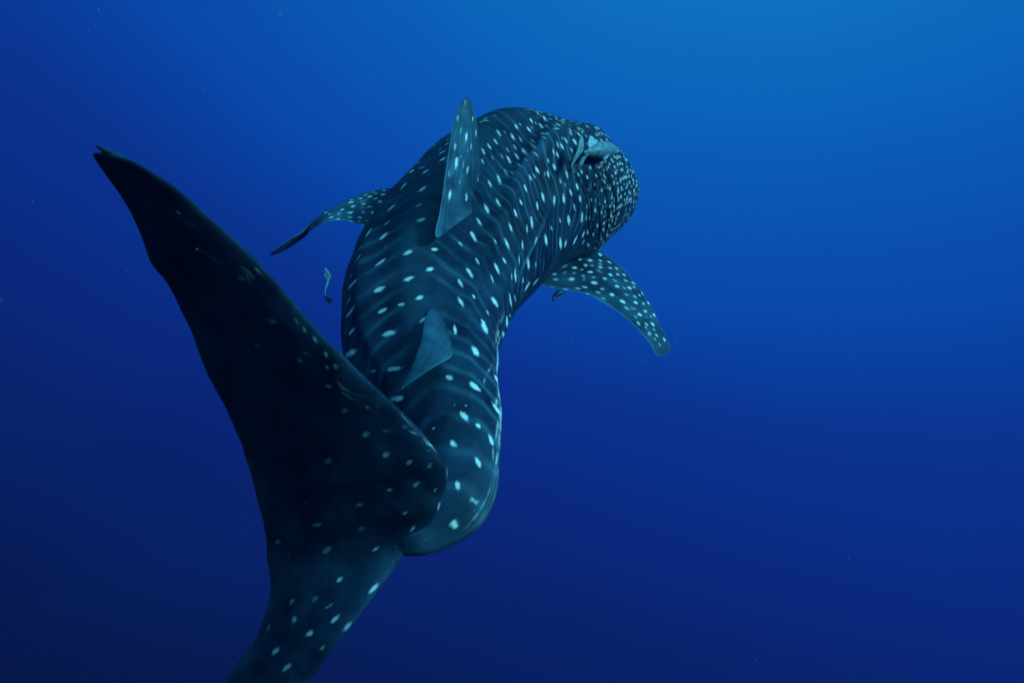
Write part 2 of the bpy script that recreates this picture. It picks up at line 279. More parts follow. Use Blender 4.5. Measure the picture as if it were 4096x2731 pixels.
def paint_spots(Q, facing, spots, acc, P3):
    """Q: vertices' positions on the photograph's plane; writes soft-edged oval spots into acc"""
    wob = (vnoise(P3*80, 5)-.5)*.5+(vnoise(P3*200, 9)-.5)*.6
    for (x, y, l, w, a, k) in spots:
        r = max(l, w)*.8+4
        idx = np.nonzero(facing & (np.abs(Q[:, 0]-x) < r) & (np.abs(Q[:, 1]-y) < r))[0]
        if not len(idx): continue
        ca, sa = math.cos(math.radians(a)), math.sin(math.radians(a))
        dx = Q[idx, 0]-x; dy = Q[idx, 1]-y
        u = (dx*ca+dy*sa)/(l*.54); v = (-dx*sa+dy*ca)/(max(w, 4.5)*.53)
        d = np.sqrt(u*u+v*v)
        # lens shaped: pointed along its length
        d = np.maximum(d, np.abs(u)*.9+np.abs(v)*.55)
        val = k*(1-sst(.44, 1.04, d+wob[idx]*.7))
        acc[idx] = np.maximum(acc[idx], val)

def scr(region, scale, lines):
    return [([(region[0]+x*scale, region[1]+y*scale) for x, y in l], w, k) for l, w, k in lines]
SCARS_CF = scr((300, 500), .7653, [([(1370,1340),(1400,1375),(1450,1400),(1530,1422)],4,.55),([(1395,1395),(1440,1425),(1500,1445)],3.5,.45),([(1185,1185),(1215,1197),(1245,1200)],3.5,.35),([(895,775),(905,800),(915,820)],4,.4),([(945,750),(985,790)],6,.45),([(640,640),(720,700),(800,745)],7,.12),([(860,740),(900,760),(935,800)],6,.3),([(420,380),(520,470),(640,540)],9,.08)])
SCARS_CF += scr((1400, 1500), .4783, [([(440,435),(480,425)],3,.4),([(500,470),(545,485),(575,500)],3,.6),([(260,465),(310,468),(390,460)],3,.25),([(640,572),(670,580),(690,592)],3,.7),([(640,770),(680,762)],3,.35),([(655,748),(685,738)],3,.35),([(430,330),(560,470),(700,610),(790,700)],5,.22),([(790,705),(818,760),(815,850),(800,910)],5,.22)])
SCARS_CF += scr((800, 1600), .7214, [([(690,1155),(735,1130),(765,1105)],3,.4),([(370,1280),(388,1240)],3,.4),([(900,1190),(940,1140),(980,1080)],4,.25)])
SCARS_BODY = scr((1300, 900), .5102, [([(1235,1270),(1255,1200),(1290,1130),(1310,1090)],4,.35),([(1385,1005),(1400,975),(1408,935)],4,.8),([(1352,1110),(1362,1082),(1382,1076),(1395,1105)],3.5,.8),([(1340,1440),(1345,1380),(1375,1310),(1388,1280)],6,.6),([(1375,1560),(1385,1480),(1388,1380)],5,.75)])
SCARS_BODY += scr((1400, 1500), .4783, [([(1215,560),(1235,430),(1262,300),(1272,200)],5,.5),([(1208,830),(1225,720),(1248,560),(1264,400),(1272,330)],5,.6),([(1150,1010),(1185,900),(1210,800),(1222,700)],5,.4),([(925,1310),(985,1260),(1060,1170),(1110,1090),(1165,980)],4,.3),([(1195,740),(1198,640),(1190,560)],3.5,.35)])
def paint_scars(P, face, scars, acc, V):
    brk = .12+.88*sst(.38, .62, fbm(V*38, 57, 2))
    for g, w, k in scars:
        xs = [p[0] for p in g]; ys = [p[1] for p in g]
        idx = np.nonzero(face & (P[:, 0] > min(xs)-20) & (P[:, 0] < max(xs)+20) & (P[:, 1] > min(ys)-20) & (P[:, 1] < max(ys)+20))[0]
        if not len(idx): continue
        d, t, _ = polydist(P[idx], g)
        acc[idx] = np.maximum(acc[idx], k*brk[idx]*np.exp(-(d/(w*(.35+.65*np.sin(math.pi*np.clip(t, 0, 1)))))**2))

def polydist(Q, pts):
    pts = np.asarray(pts, float)
    best = np.full(len(Q), 1e9); tt = np.zeros(len(Q)); side = np.zeros(len(Q))
    n = len(pts)-1
    for i in range(n):
        a, b = pts[i], pts[i+1]; ab = b-a
        t = np.clip(((Q[:, :2]-a)@ab)/(ab@ab), 0, 1)
        c = a+t[:, None]*ab; dv = Q[:, :2]-c
        d = np.hypot(dv[:, 0], dv[:, 1])
        m = d < best
        best[m] = d[m]; tt[m] = (i+t[m])/n
        side[m] = np.sign(ab[0]*dv[m, 1]-ab[1]*dv[m, 0])
    return best, tt, side

# ------------------------------------------------------------------ whale shark: trunk and head
k23 = 4096/2352.
# centre of the body on the 2352 view, distance, half width, height above, height below, up direction (camera axes)
ST = [
 (812, 1246, 1.770, .010, .012, .012, (-.45, .55, .70)),
 (900, 1236, 1.765, .044, .052, .030, (-.42, .58, .70)),
 (978, 1214, 1.790, .082, .090, .040, (-.36, .58, .73)),
 (1036, 1160, 1.865, .122, .120, .055, (-.26, .58, .77)),
 (1044, 1064, 1.98, .142, .130, .08, (-.16, .56, .81)),
 (1030, 975, 2.14, .180, .160, .12, (-.08, .54, .84)),
 (1003, 890, 2.34, .235, .200, .20, (-.04, .52, .85)),
 (980, 810, 2.58, .315, .245, .26, (-.03, .52, .85)),
 (979, 735, 2.82, .384, .290, .32, (-.05, .54, .84)),
 (996, 660, 3.08, .442, .340, .38, (-.08, .57, .81)),
 (1040, 580, 3.36, .490, .400, .44, (-.14, .60, .78)),
 (1108, 510, 3.66, .525, .460, .48, (-.20, .66, .71)),
 (1178, 454, 3.96, .585, .520, .50, (-.20, .74, .64)),
 (1232, 432, 4.22, .650, .450, .56, (-.24, .78, .57)),
 (1266, 450, 4.46, .640, .240, .44, (-.24, .78, .57)),
 (1286, 454, 4.68, .575, .155, .30, (-.24, .78, .57)),
 (1306, 444, 4.86, .495, .115, .21, (-.24, .78, .57)),
 (1330, 432, 5.00, .350, .085, .15, (-.24, .78, .57)),
 (1345, 424, 5.06, .16, .045, .07, (-.24, .78, .57)),
]
NU, NV = 900, 440
def build_trunk():
    C = np.array([w3(x, y, d) for x, y, d, *_ in ST])
    A = np.array([[a, t, b] for _, _, _, a, t, b, _ in ST])
    U = np.array([cdir(u) for *_, u in ST])
    full = crom(np.hstack([C, A, U]), 3000)
    # resample evenly by arc length
    seg = np.linalg.norm(np.diff(full[:, :3], axis=0), axis=1)
    s = np.concatenate([[0], np.cumsum(seg)])
    ss = np.linspace(0, s[-1], NU)
    R = np.stack([np.interp(ss, s, full[:, i]) for i in range(9)], 1)
    c = R[:, :3]; T = unit(np.gradient(c, axis=0))
    # smooth the tangents
    for _ in range(30): T[1:-1] = unit(.25*T[:-2]+.5*T[1:-1]+.25*T[2:])
    up = R[:, 6:9]; up = unit(up-(up*T).sum(1, keepdims=True)*T)
    rt = unit(np.cross(T, up))
    L = s[-1]
    phi = np.linspace(-math.pi, math.pi, NV, endpoint=False)     # 0 = back ridge, + towards its right side
    cs, sn = np.cos(phi), np.sin(phi)
    a = R[:, 3:4]; bt = R[:, 4:5]; bb = R[:, 5:6]
    q = (ss/L)[:, None]
    # ridges along the body: one on the back, three on each flank, a keel at the tail
    def bump(c0, w, amp): return amp*np.exp(-((np.abs(phi)[None, :]-c0)/w)**2)
    mid = sst(.10, .3, q)*(1-sst(.78, .92, q))
    tail = 1-sst(.12, .42, q)
    front = 1-sst(.52, .68, q)
    rad = 1+bump(0, .22, .05*(.4+mid))+mid*(bump(.74, .10, .034)+front*bump(1.22, .08, .024)+front*bump(1.70, .09, .02))
    rad = rad+tail*bump(1.50, .22, .09)
    rad = rad-mid*(bump(.44, .16, .022)+front*bump(.98, .12, .014))
    X = a*np.sign(sn)*np.abs(sn)**.92*rad
    b = np.where(cs > 0, bt, bb)
    Y = b*np.sign(cs)*np.abs(cs)**.92*rad
    # nose: close the tip
    V = (c[:, None, :]+X[..., None]*rt[:, None, :]+Y[..., None]*up[:, None, :]).reshape(-1, 3)
    return V, ss, L, phi
V, SS, LEN, PHI = build_trunk()
shark = empty("whale_shark", tuple(W3(1760, 1200, 2.9)), "huge dark whale shark covered in pale spots, swimming away with its tail swept towards us", "whale shark")

GILLS = [
 [(545,640),(560,700),(590,760),(650,860),(690,950),(705,1030),(718,1120)],
 [(585,625),(640,720),(680,820),(730,930),(752,1050),(760,1200),(757,1320),(750,1450)],
 [(655,610),(720,700),(770,800),(810,900),(835,1000),(845,1150),(840,1300),(825,1470)],
 [(760,610),(820,690),(870,790),(910,900),(935,1000),(940,1150),(930,1280),(890,1470)],
 [(905,670),(940,730),(980,810),(1010,900),(1030,1000),(1035,1120),(1010,1250),(985,1330)],
 [(700,1030),(716,1130),(718,1230),(712,1380)],
]
GILLS = [[(2100+x*.35068, 450+y*.35068) for x, y in g] for g in GILLS]
RIDGES = [  # polyline (4096 px), half width px, height m
 ([(2290,500),(2240,520),(2190,555),(2150,610),(2105,655),(2065,705),(2040,760)], 30, .042),
 ([(2190,850),(2165,915),(2110,1020),(2082,1090),(2068,1190)], 12, .014),
]
def paint_trunk(V):
    Nn = grid_normals(V, NU, NV, True)
    P = proj(V)
    cen = V.reshape(NU, NV, 3).mean(1, keepdims=True).repeat(NV, 1).reshape(-1, 3)
    if ((V-cen)*Nn).sum(1).mean() < 0: Nn = -Nn
    view = unit(CT-V)
    face = (Nn*view).sum(1) > -.05
    black = np.zeros(len(V)); disp = np.zeros(len(V))
    region = face & (P[:, 0] > 1900) & (P[:, 0] < 2700) & (P[:, 1] < 1300)
    idx = np.nonzero(region)[0]
    for g in GILLS:
        d, t, sd_ = polydist(P[idx], g)
        wmid = 1.1+2.9*np.sin(math.pi*np.clip(t, 0, 1))**.8
        wmid = np.where((t <= 0) | (t >= 1), 1.0, wmid)
        m = 1-sst(.35, 1.0, d/wmid)
        black[idx] = np.maximum(black[idx], m)
        disp[idx] -= .007*(1-sst(0, 1, d/(wmid*2.2)))
        disp[idx] += .002*np.exp(-((d-wmid*3.2)/(6))**2)*(sd_ > 0)
    for g, wpx, h in RIDGES:
        d, t, sd_ = polydist(P[idx], g)
        disp[idx] += (h*np.exp(-(d/wpx)**2)-h*.6*np.exp(-((d-wpx*2.2)/(wpx*1.1))**2)*(sd_ > 0))*np.sin(math.pi*np.clip(t*.9+.05, 0, 1))*sst(.08, .4, (Nn[idx]*view[idx]).sum(1))
    crease = np.zeros(len(V))
    for (g, wpx, k) in ((RIDGES[0][0], 16, .35), (RIDGES[1][0], 4.5, .9)):
        d, t, sd_ = polydist(P[idx], g)
        crease[idx] = np.maximum(crease[idx], k*np.exp(-(d/wpx)**2)*np.sin(math.pi*np.clip(t, 0, 1)))
    q = np.repeat(SS/LEN, NV); s = np.repeat(SS, NV); ph = np.tile(PHI, NU)
    a = np.abs(ph)
    # loose skin: shallow folds running round the body
    fold = (fbm(np.stack([s*9, ph*1.1+20, q*0], 1), 31)-.5)
    disp += fold*.009*sst(.04, .2, q)*(1-sst(.8, .95, q))
    disp += (vnoise(np.stack([s*2.2, ph*1.6+9, q*0], 1), 77)-.5)*.03*sst(.1, .3, q)
    V = V+Nn*disp[:, None]
    P = proj(V)
    spot = np.zeros(len(V))
    paint_spots(P, (Nn*view).sum(1) > .10, SP_BODY, spot, V)
    paint_scars(P, face, SCARS_BODY, spot, V)
    # the side turned away carries rows of spots too
    back = ~face
    rowlen = np.where(s < .62*LEN, .17, .11)
    rs = s/rowlen; cell = np.floor(rs); off = vnoise(np.stack([cell, cell*0], 1), 3)
    cc = a/.34+off; cell2 = np.floor(cc)
    jx = vnoise(np.stack([cell*3.1, cell2*5.3], 1), 12)*.4+.3
    dd = np.hypot((rs-cell-jx)*rowlen/.022, (cc-cell2-.5)*.34*.4/.045)
    bs = (1-sst(.7, 1.15, dd))*(a < 2.2)
    spot = np.where(back, bs, spot)
    # wavy pale lines round the body, fine in front, broad and faint behind
    w1 = fbm(np.stack([s*3.0, ph*1.4+4, q*0], 1), 41)-.5
    w2 = vnoise(np.stack([s*9.0, ph*3.2, q*0], 1), 44)-.5
    f = sst(.42, .56, q)
    sweep = a*np.where(ph > 0, .30, .10)*(1-.6*sst(.55, .8, q))*sst(.05, .32, q)
    ss_ = s+w1*(.05+.13*f)+w2*(.012+.022*f)+sweep
    rear = ss_/.125; front = ss_/.062
    l1 = np.exp(-(((rear % 1)-.5)/.15)**2)
    l2 = np.exp(-(((front % 1)-.5)/.085)**2)
    m1 = .25+.75*sst(.38, .62, fbm(np.stack([s*7, ph*2.4, q*0], 1), 61))
    line = (1-f)*l1*(.40+.08*(1-sst(.18, .32, q)))*np.maximum(m1, .6*(1-sst(.18, .32, q)))+f*l2*.85*m1
    line *= 1-.8*sst(.64, .73, q)
    line *= 1-sst(2.2, 2.7, a)
    line *= .35+.65*sst(.02, .35, a)
    # pale: counter-shaded belly, paler back ridge and tail keel
    pale = sst(2.0, 2.6, a)*.9
    pale = np.maximum(pale, .22*np.exp(-(a/.20)**2)*sst(.3, .6, fbm(np.stack([s*5, ph*4, q*0], 1), 71))*sst(.15, .3, q))
    keel = np.exp(-((a-1.50)/.09)**2)*(1-sst(.30, .45, q))
    wr = sst(.46, .62, fbm(np.stack([s*14, ph*26, q*0], 1), 83))
    spot = np.maximum(spot, keel*wr*.75*(1-sst(.24, .34, q))*sst(.05, .12, q)*(ph > 0))
    pale = np.maximum(pale, .26*np.exp(-((a-1.35)/.4)**2)*(1-sst(.07, .15, q)))
    # tiny faint dots over the head
    hq = sst(.68, .76, q)
    g1 = np.stack([s/.035, ph/.09], 1); ci = np.floor(g1)
    j = np.stack([vnoise(ci*1.37, 91), vnoise(ci*1.91+3, 92)], 1)*.5+.25
    dd = np.hypot(*(((g1-ci)-j)/np.array([.26, .26])).T)
    hd = (1-sst(.6, 1.2, dd))*hq*.6*(vnoise(ci*2.7, 95) > .38)
    spot = np.maximum(spot, hd)
    pale = np.maximum(pale, crease)
    pale = np.maximum(pale, .34*sst(.70, .84, q)*(.4+.6*fbm(V*16, 88)))  # haze in front of the head and its dense speckle, put into the skin colour
    return V, dict(spot=spot, stripe=line, pale=pale*.6, black=black)
V, AT = paint_trunk(V)
me = grid_mesh("whale_shark_body", recentre(V, shark), NU, NV, True)
for k_, v_ in AT.items(): add_attr(me, k_, v_)
body = link("body", me, SKIN, shark)

# ------------------------------------------------------------------ fins
def make_fin(name, lead, trail, thick, spots, parent, nu=160, nv=70, unit2352=True, root_flare=0.0, round_edge=.5,
             camber=0.0, mat=None, rows=False, seed=0, stripes=0.0, edge_pale=.25, ragged=0.0, pale=0.0, label=None, scars=()):
    """a blade lofted between a leading and a trailing edge; both lists hold (x, y, distance), root first"""
    f = w3 if unit2352 else W3
    Ld = crom([f(*p) for p in lead], nu); Tr = crom([f(*p) for p in trail], nu)
    t = np.linspace(0, 1, nu)[:, None]
    span = unit(np.gradient((Ld+Tr)/2, axis=0)); chord = Tr-Ld
    cl = np.linalg.norm(chord, axis=1, keepdims=True)
    nrm = np.cross(span, chord)
    # keep the blade normal steady where the chord shrinks
    nrm = unit(nrm)
    ref = nrm[nu//3].copy()
    for i in range(nu):
        if nrm[i]@ref < .2: nrm[i] = ref
        ref = unit((nrm[i]+ref*3))
    for _ in range(nu): nrm[1:-1] = unit(.25*nrm[:-2]+.5*nrm[1:-1]+.25*nrm[2:])
    if ragged:
        jag = (fbm(np.stack([t[:, 0]*26, t[:, 0]*0], 1), seed+5)-.5)*2*ragged
        Tr = Tr+unit(chord)*jag[:, None]
        chord = Tr-Ld
    n2 = nv*2-2
    v = np.concatenate([np.linspace(0, 1, nv), np.linspace(1, 0, nv)[1:-1]])
    v = .5-.5*np.cos(math.pi*v)
    sgn = np.concatenate([np.ones(nv), -np.ones(nv-2)])
    prof = np.sqrt(np.clip(v, 0, 1))*(1-v)**1.0*1.9*.68+.06*np.sqrt(np.clip(v*(1-v)*4, 0, 1))
    th = np.interp(t[:, 0], np.linspace(0, 1, len(thick)), thick)
    flare = root_flare*np.exp(-(t[:, 0]/.10)**1.4)
    half = (th[:, None]*prof[None, :]+flare[:, None]*np.sqrt(np.clip(v*(1-v)*4, 0, 1))[None, :])
    P = Ld[:, None, :]+chord[:, None, :]*v[None, :, None]
    P = P+nrm[:, None, :]*(half*sgn[None, :])[..., None]
    cam_ = camber*np.sin(math.pi*v)[None, :]*np.sin(math.pi*t)
    P = P+nrm[:, None, :]*cam_[..., None]
    V = P.reshape(-1, 3)
    uu = np.repeat(t[:, 0], n2); vv = np.tile(v, nu)
    V = V+np.repeat(nrm, n2, 0)*((fbm(V*5, seed)-.5)*.02)[:, None]
    Nn = grid_normals(V, nu, n2, True)
    out = np.tile(sgn, nu)[:, None]*np.repeat(nrm, n2, 0)
    if (Nn*out).sum(1).mean() < 0: Nn = -Nn
    face = (Nn*unit(CT-V)).sum(1) > -.1
    Q = proj(V)
    spot = np.zeros(len(V)); paint_spots(Q, face, spots, spot, V)
    paint_scars(Q, face, scars, spot, V)
    # the other face
    g1 = np.stack([uu*14, vv*5], 1); ci = np.floor(g1)
    j = np.stack([vnoise(ci*1.37, seed+1), vnoise(ci*1.91+3, seed+2)], 1)*.5+.25
    dd = np.hypot(*(((g1-ci)-j)/np.array([.16, .14])).T)
    spot = np.where(face, spot, (1-sst(.6, 1.2, dd))*.8*(vnoise(ci*2.7, seed+3) > .4)*(len(spots) > 5))
    e = np.minimum(vv, 1-vv)
    pale = pale*(1-np.exp(-(uu/.28)**2)*(1-sst(.45, .85, vv)))
    palev = edge_pale*(1-sst(.0, .07, e))+pale*(.25+.75*sst(.25, .75, fbm(V*np.array([14, 14, 9]), seed+8, 4)))
    st = stripes*np.exp(-((((vv*9+(fbm(np.stack([uu*4, vv*3], 1), seed+4)-.5)*3) % 1)-.5)/.2)**2)*sst(.3, .6, fbm(np.stack([uu*6, vv*9], 1), seed+6))
    st = np.maximum(st, .14*sst(.5, .75, fbm(V*14, seed+9)))
    me = grid_mesh(name, recentre(V, parent), nu, n2, True)
    add_attr(me, "spot", spot); add_attr(me, "stripe", st); add_attr(me, "pale", palev); add_attr(me, "black", spot*0)
    return link(name, me, mat or SKIN, parent, label)

# tail fin: stations from the lower lobe's tip to the upper lobe's tip
cf_lead = [(500,1760,1.5),(585,1690,1.53),(700,1568,1.56),(790,1455,1.58),(862,1360,1.66),(925,1275,1.722),(985,1210,1.722),(1014,1150,1.672),(1028,1085,1.645),(1010,1050,1.63),(965,988,1.63),(895,918,1.63),(800,830,1.625),(700,728,1.62),(600,613,1.61),(500,519,1.6),(410,440,1.59),(330,387,1.58),(278,359,1.575),(258,350,1.573),(221,333,1.57)]
cf_trail = [(470,1765,1.53),(492,1680,1.64),(522,1565,1.69),(585,1470,1.74),(611,1400,1.77),(620,1360,1.8),(617,1280,1.82),(607,1200,1.83),(592,1142,1.835),(586,1124,1.835),(557,1040,1.83),(520,945,1.82),(478,865,1.81),(436,750,1.79),(385,655,1.76),(345,602,1.74),(318,530,1.72),(278,450,1.69),(214,358,1.59),(247,361,1.585),(219,335,1.575)]
SKIN_T = SKIN
make_fin("tail_fin", cf_lead, cf_trail, [.012,.03,.05,.075,.085,.07,.05,.04,.03,.018,.006], SP_CF, shark, scars=SCARS_CF, nu=420, nv=170, seed=3, ragged=.007, edge_pale=.04)

d1_lead = [(1096,452,3.22),(1100,398,3.22),(1099,340,3.18),(1095,292,3.13),(1089,258,3.12),(1083,237,3.11),(1075,226,3.1)]
d1_trail = [(1062,505,2.95),(1003,546,2.7),(1012,482,2.77),(1026,390,2.88),(1036,310,2.96),(1050,250,3.03),(1066,226,3.08)]
make_fin("dorsal_fin", d1_lead, d1_trail, [.045,.04,.035,.028,.02,.016,.012], SP_FIN1, shark, nu=170, nv=80, seed=13, root_flare=.03, stripes=.55, pale=.55)
d2_lead = [(1006,706,2.5),(988,712,2.38),(974,738,2.27),(966,785,2.15),(948,842,2.05),(921,893,1.99)]
d2_trail = [(1036,800,2.33),(1036,820,2.18),(1020,832,2.10),(996,846,2.04),(962,868,2.00),(923,895,1.985)]
make_fin("dorsal_fin", d2_lead, d2_trail, [.035,.028,.02,.016,.010,.004], [], shark, nu=120, nv=60, seed=23, root_flare=.014, pale=.42, edge_pale=.3, stripes=.25,
         label="small unspotted second dorsal fin, pale grey")
rp_lead = [(1330,560,4.2),(1385,582,4.21),(1425,612,4.17),(1455,645,4.11),(1482,682,4.03),(1504,716,3.95),(1522,755,3.87),(1536,785,3.81),(1541,798,3.78)]
rp_trail = [(1180,640,3.87),(1240,656,3.83),(1300,667,3.8),(1355,680,3.77),(1405,706,3.75),(1448,738,3.73),(1490,785,3.71),(1510,815,3.7),(1530,815,3.72)]
make_fin("pectoral_fin", rp_lead, rp_trail, [.06,.055,.045,.035,.028,.02,.014,.01,.006], SP_RP, shark, nu=220, nv=120, seed=33, ragged=.006, edge_pale=.5, pale=.35)
lp_lead = [(960,418,4.05),(905,430,4.02),(862,437,3.98),(818,450,3.94),(778,471,3.88),(738,494,3.82),(698,526,3.76),(660,553,3.70),(619,583,3.64)]
lp_trail = [(900,560,3.74),(850,528,3.72),(826,515,3.7),(790,507,3.68),(752,510,3.66),(722,526,3.7),(694,549,3.84),(654,575,3.82),(622,587,3.7)]
make_fin("pectoral_fin", lp_lead, lp_trail, [.05,.04,.032,.026,.02,.016,.012,.008,.004], SP_LP, shark, nu=180, nv=80, seed=43, edge_pale=.6, pale=.5, camber=.0)

# ------------------------------------------------------------------ remoras and small fish
def fish_material(name, ca, cb, rough=.5, stripe=None):
    m, N, L, B = mat_new(name)
    co = N.new("ShaderNodeTexCoord")
    n = N.new("ShaderNodeTexNoise"); n.inputs["Scale"].default_value = 60; n.inputs["Detail"].default_value = 5
    L.new(co.outputs["Object"], n.inputs["Vector"])
    r = N.new("ShaderNodeMapRange"); L.new(n.outputs[0], r.inputs[0]); r.inputs[1].default_value = .35; r.inputs[2].default_value = .65
    x = N.new("ShaderNodeMix"); x.data_type = 'RGBA'; L.new(r.outputs[0], x.inputs[0])
    x.inputs[6].default_value = (*ca, 1); x.inputs[7].default_value = (*cb, 1)
    out = x.outputs[2]
    if stripe:
        at = N.new("ShaderNodeAttribute"); at.attribute_name = "stripe"
        y = N.new("ShaderNodeMix"); y.data_type = 'RGBA'; L.new(at.outputs["Fac"], y.inputs[0])
        L.new(out, y.inputs[6]); y.inputs[7].default_value = (*stripe, 1); out = y.outputs[2]
    L.new(out, B.inputs["Base Color"]); B.inputs["Roughness"].default_value = rough
    b = N.new("ShaderNodeBump"); b.inputs["Strength"].default_value = .5; b.inputs["Distance"].default_value = .002
    n2 = N.new("ShaderNodeTexNoise"); n2.inputs["Scale"].default_value = 220; L.new(co.outputs["Object"], n2.inputs["Vector"])
    L.new(n2.outputs[0], b.inputs["Height"]); L.new(b.outputs[0], B.inputs["Normal"])
    return m
REM_PALE = fish_material("pale_remora_skin", (.22, .30, .32), (.40, .48, .48))
REM_GREY = fish_material("grey_remora_skin", (.08, .12, .13), (.24, .30, .30))
REM_DARK = fish_material("dark_remora_skin", (.004, .003, .005), (.008, .006, .010), stripe=(.05, .06, .09))
REM_TAIL = fish_material("dark_tail_skin", (.004, .003, .008), (.010, .008, .016))

def fish_body(parent, pts, mat, name="body", nu=70, nv=40, up=(0, .3, 1), lateral=False, disc=False):
    """a fish's trunk through (x, y, distance, half width m, half depth m), pixel coordinates of the 4096 px view"""
    A = np.array([[*W3(p[0], p[1], p[2]), p[3], p[4]] for p in pts])
    R = crom(A, nu); c = R[:, :3]
    T = unit(np.gradient(c, axis=0)); U = cdir(up); U = unit(U-(T@U)[:, None]*T); Rt = unit(np.cross(T, U))
    ph = np.linspace(-math.pi, math.pi, nv, endpoint=False)
    a = np.maximum(R[:, 3:4], .0006); b = np.maximum(R[:, 4:5], .0006)
    V = (c[:, None]+(a*np.sin(ph))[..., None]*Rt[:, None]+(b*np.cos(ph))[..., None]*U[:, None]).reshape(-1, 3)
    me = grid_mesh(name, recentre(V, parent), nu, nv, True)
    if lateral:
        p2 = np.tile(ph, nu); uu = np.repeat(np.linspace(0, 1, nu), nv)
        add_attr(me, "stripe", np.exp(-((np.abs(p2)-.35)/.13)**2)*sst(.02, .2, uu)*(1-sst(.7, .95, uu)))
    return link(name, me, mat, parent)

# the stout remora riding on the shark's head, tail towards us
r1 = empty("remora", tuple(W3(2400, 600, 3.75)), "stout pale remora riding on the shark's head, forked tail towards us", "remora", "remoras around the whale shark")
fish_body(r1, [(2334,612,3.44,.006,.010),(2346,611,3.47,.010,.016),(2364,608,3.52,.025,.029),(2388,603,3.58,.046,.045),(2412,600,3.66,.053,.050),(2436,598,3.74,.044,.041),(2452,597,3.80,.026,.022),(2456,597,3.82,.006,.006)], REM_GREY, up=(0, .75, .65))
make_fin("tail_fin", [(2284,673,3.36),(2300,650,3.38),(2316,628,3.40),(2330,612,3.42),(2337,596,3.43),(2338,575,3.43),(2334,552,3.43),(2327,536,3.43)],
         [(2281,674,3.36),(2292,646,3.36),(2302,622,3.37),(2311,600,3.38),(2316,582,3.39),(2318,566,3.40),(2320,552,3.42),(2325,536,3.43)], [.004, .006, .006, .003], [], r1, nu=60, nv=14, unit2352=False, mat=REM_GREY, seed=51)
make_fin("pelvic_fin", [(2354,620,3.46),(2342,634,3.45),(2334,650,3.44),(2326,664,3.43)], [(2340,618,3.47),(2326,632,3.45),(2319,646,3.44),(2316,658,3.43)], [.005, .004, .003], [], r1, nu=30, nv=10, unit2352=False, mat=REM_GREY, seed=52)
make_fin("dorsal_fin", [(2392,572,3.56),(2380,558,3.55),(2372,549,3.55),(2366,543,3.55)], [(2356,592,3.50),(2352,575,3.50),(2354,562,3.51),(2360,546,3.53)], [.005, .004, .002], [], r1, nu=30, nv=10, unit2352=False, mat=REM_PALE, seed=53)
make_fin("pectoral_fin", [(2440,620,3.62),(2432,630,3.61),(2424,637,3.60),(2416,642,3.60)], [(2424,618,3.60),(2416,628,3.60),(2412,636,3.60),(2411,641,3.60)], [.004, .003, .002], [], r1, nu=24, nv=10, unit2352=False, mat=REM_PALE, seed=54)

# the slender remora swimming free in the gap between tail fin and flank
def P2(x, y): return 1250+x*.12752, 1030+y*.12755
D2 = 2.9
r2 = empty("remora", tuple(W3(1307, 1120, D2)), "slender pale remora swimming free between the shark's tail fin and left flank", "remora", "remoras around the whale shark")
pw = D2/F*.12752/2*1.1
fish_body(r2, [(*P2(x, y), D2+.0006*(900-y)*.35, w*pw, h*pw) for x, y, w, h in
   [(388,342,10,8),(398,362,60,40),(425,420,100,70),(455,490,138,90),(484,560,150,100),(496,630,138,96),(490,720,104,90),(470,820,78,80),(438,910,60,70),(408,1000,42,60),(397,1100,32,48),(410,1180,30,40),(425,1215,22,34)]], REM_PALE, up=(.1, .35, 1))
make_fin("head_disc", [(*P2(x, y), D2-.0+d) for x, y, d in [(392,360,.10),(392,400,.085),(400,450,.07),(418,500,.06),(450,545,.05),(490,575,.04),(528,584,.035)]],
         [(*P2(x, y), D2+d) for x, y, d in [(410,352,.10),(440,385,.085),(470,430,.07),(496,480,.055),(515,520,.045),(532,555,.04),(538,580,.035)]], [.003, .004, .004, .003], [], r2, nu=30, nv=12, unit2352=False, mat=REM_GREY, seed=61)
make_fin("pectoral_fin", [(*P2(x, y), D2+.03) for x, y in [(400,470),(378,520),(366,570),(370,604)]], [(*P2(x, y), D2+.03) for x, y in [(430,580),(422,600),(412,614),(395,616)]], [.004, .003, .002], [], r2, nu=24, nv=10, unit2352=False, mat=REM_PALE, seed=62)
make_fin("pectoral_fin", [(*P2(x, y), D2+.02) for x, y in [(528,556),(562,580),(592,622),(618,660)]], [(*P2(x, y), D2+.02) for x, y in [(520,640),(552,664),(582,672),(614,676)]], [.004, .003, .002], [], r2, nu=24, nv=10, unit2352=False, mat=REM_PALE, seed=63)
make_fin("pelvic_fin", [(*P2(x, y), D2+.01) for x, y in [(490,800),(505,812),(518,826)]], [(*P2(x, y), D2+.01) for x, y in [(470,850),(492,854),(515,838)]], [.003, .002], [], r2, nu=20, nv=8, unit2352=False, mat=REM_PALE, seed=64)
make_fin("tail_fin", [(*P2(x, y), D2-.02) for x, y in [(396,1195),(420,1222),(470,1238),(530,1252),(575,1268),(604,1290)]],
         [(*P2(x, y), D2-.03) for x, y in [(402,1215),(425,1310),(452,1370),(492,1420),(548,1436),(584,1345)]], [.004, .004, .003, .002], [], r2, nu=40, nv=14, unit2352=False, mat=REM_TAIL, seed=65, label="blackish tail fin of the slender remora")

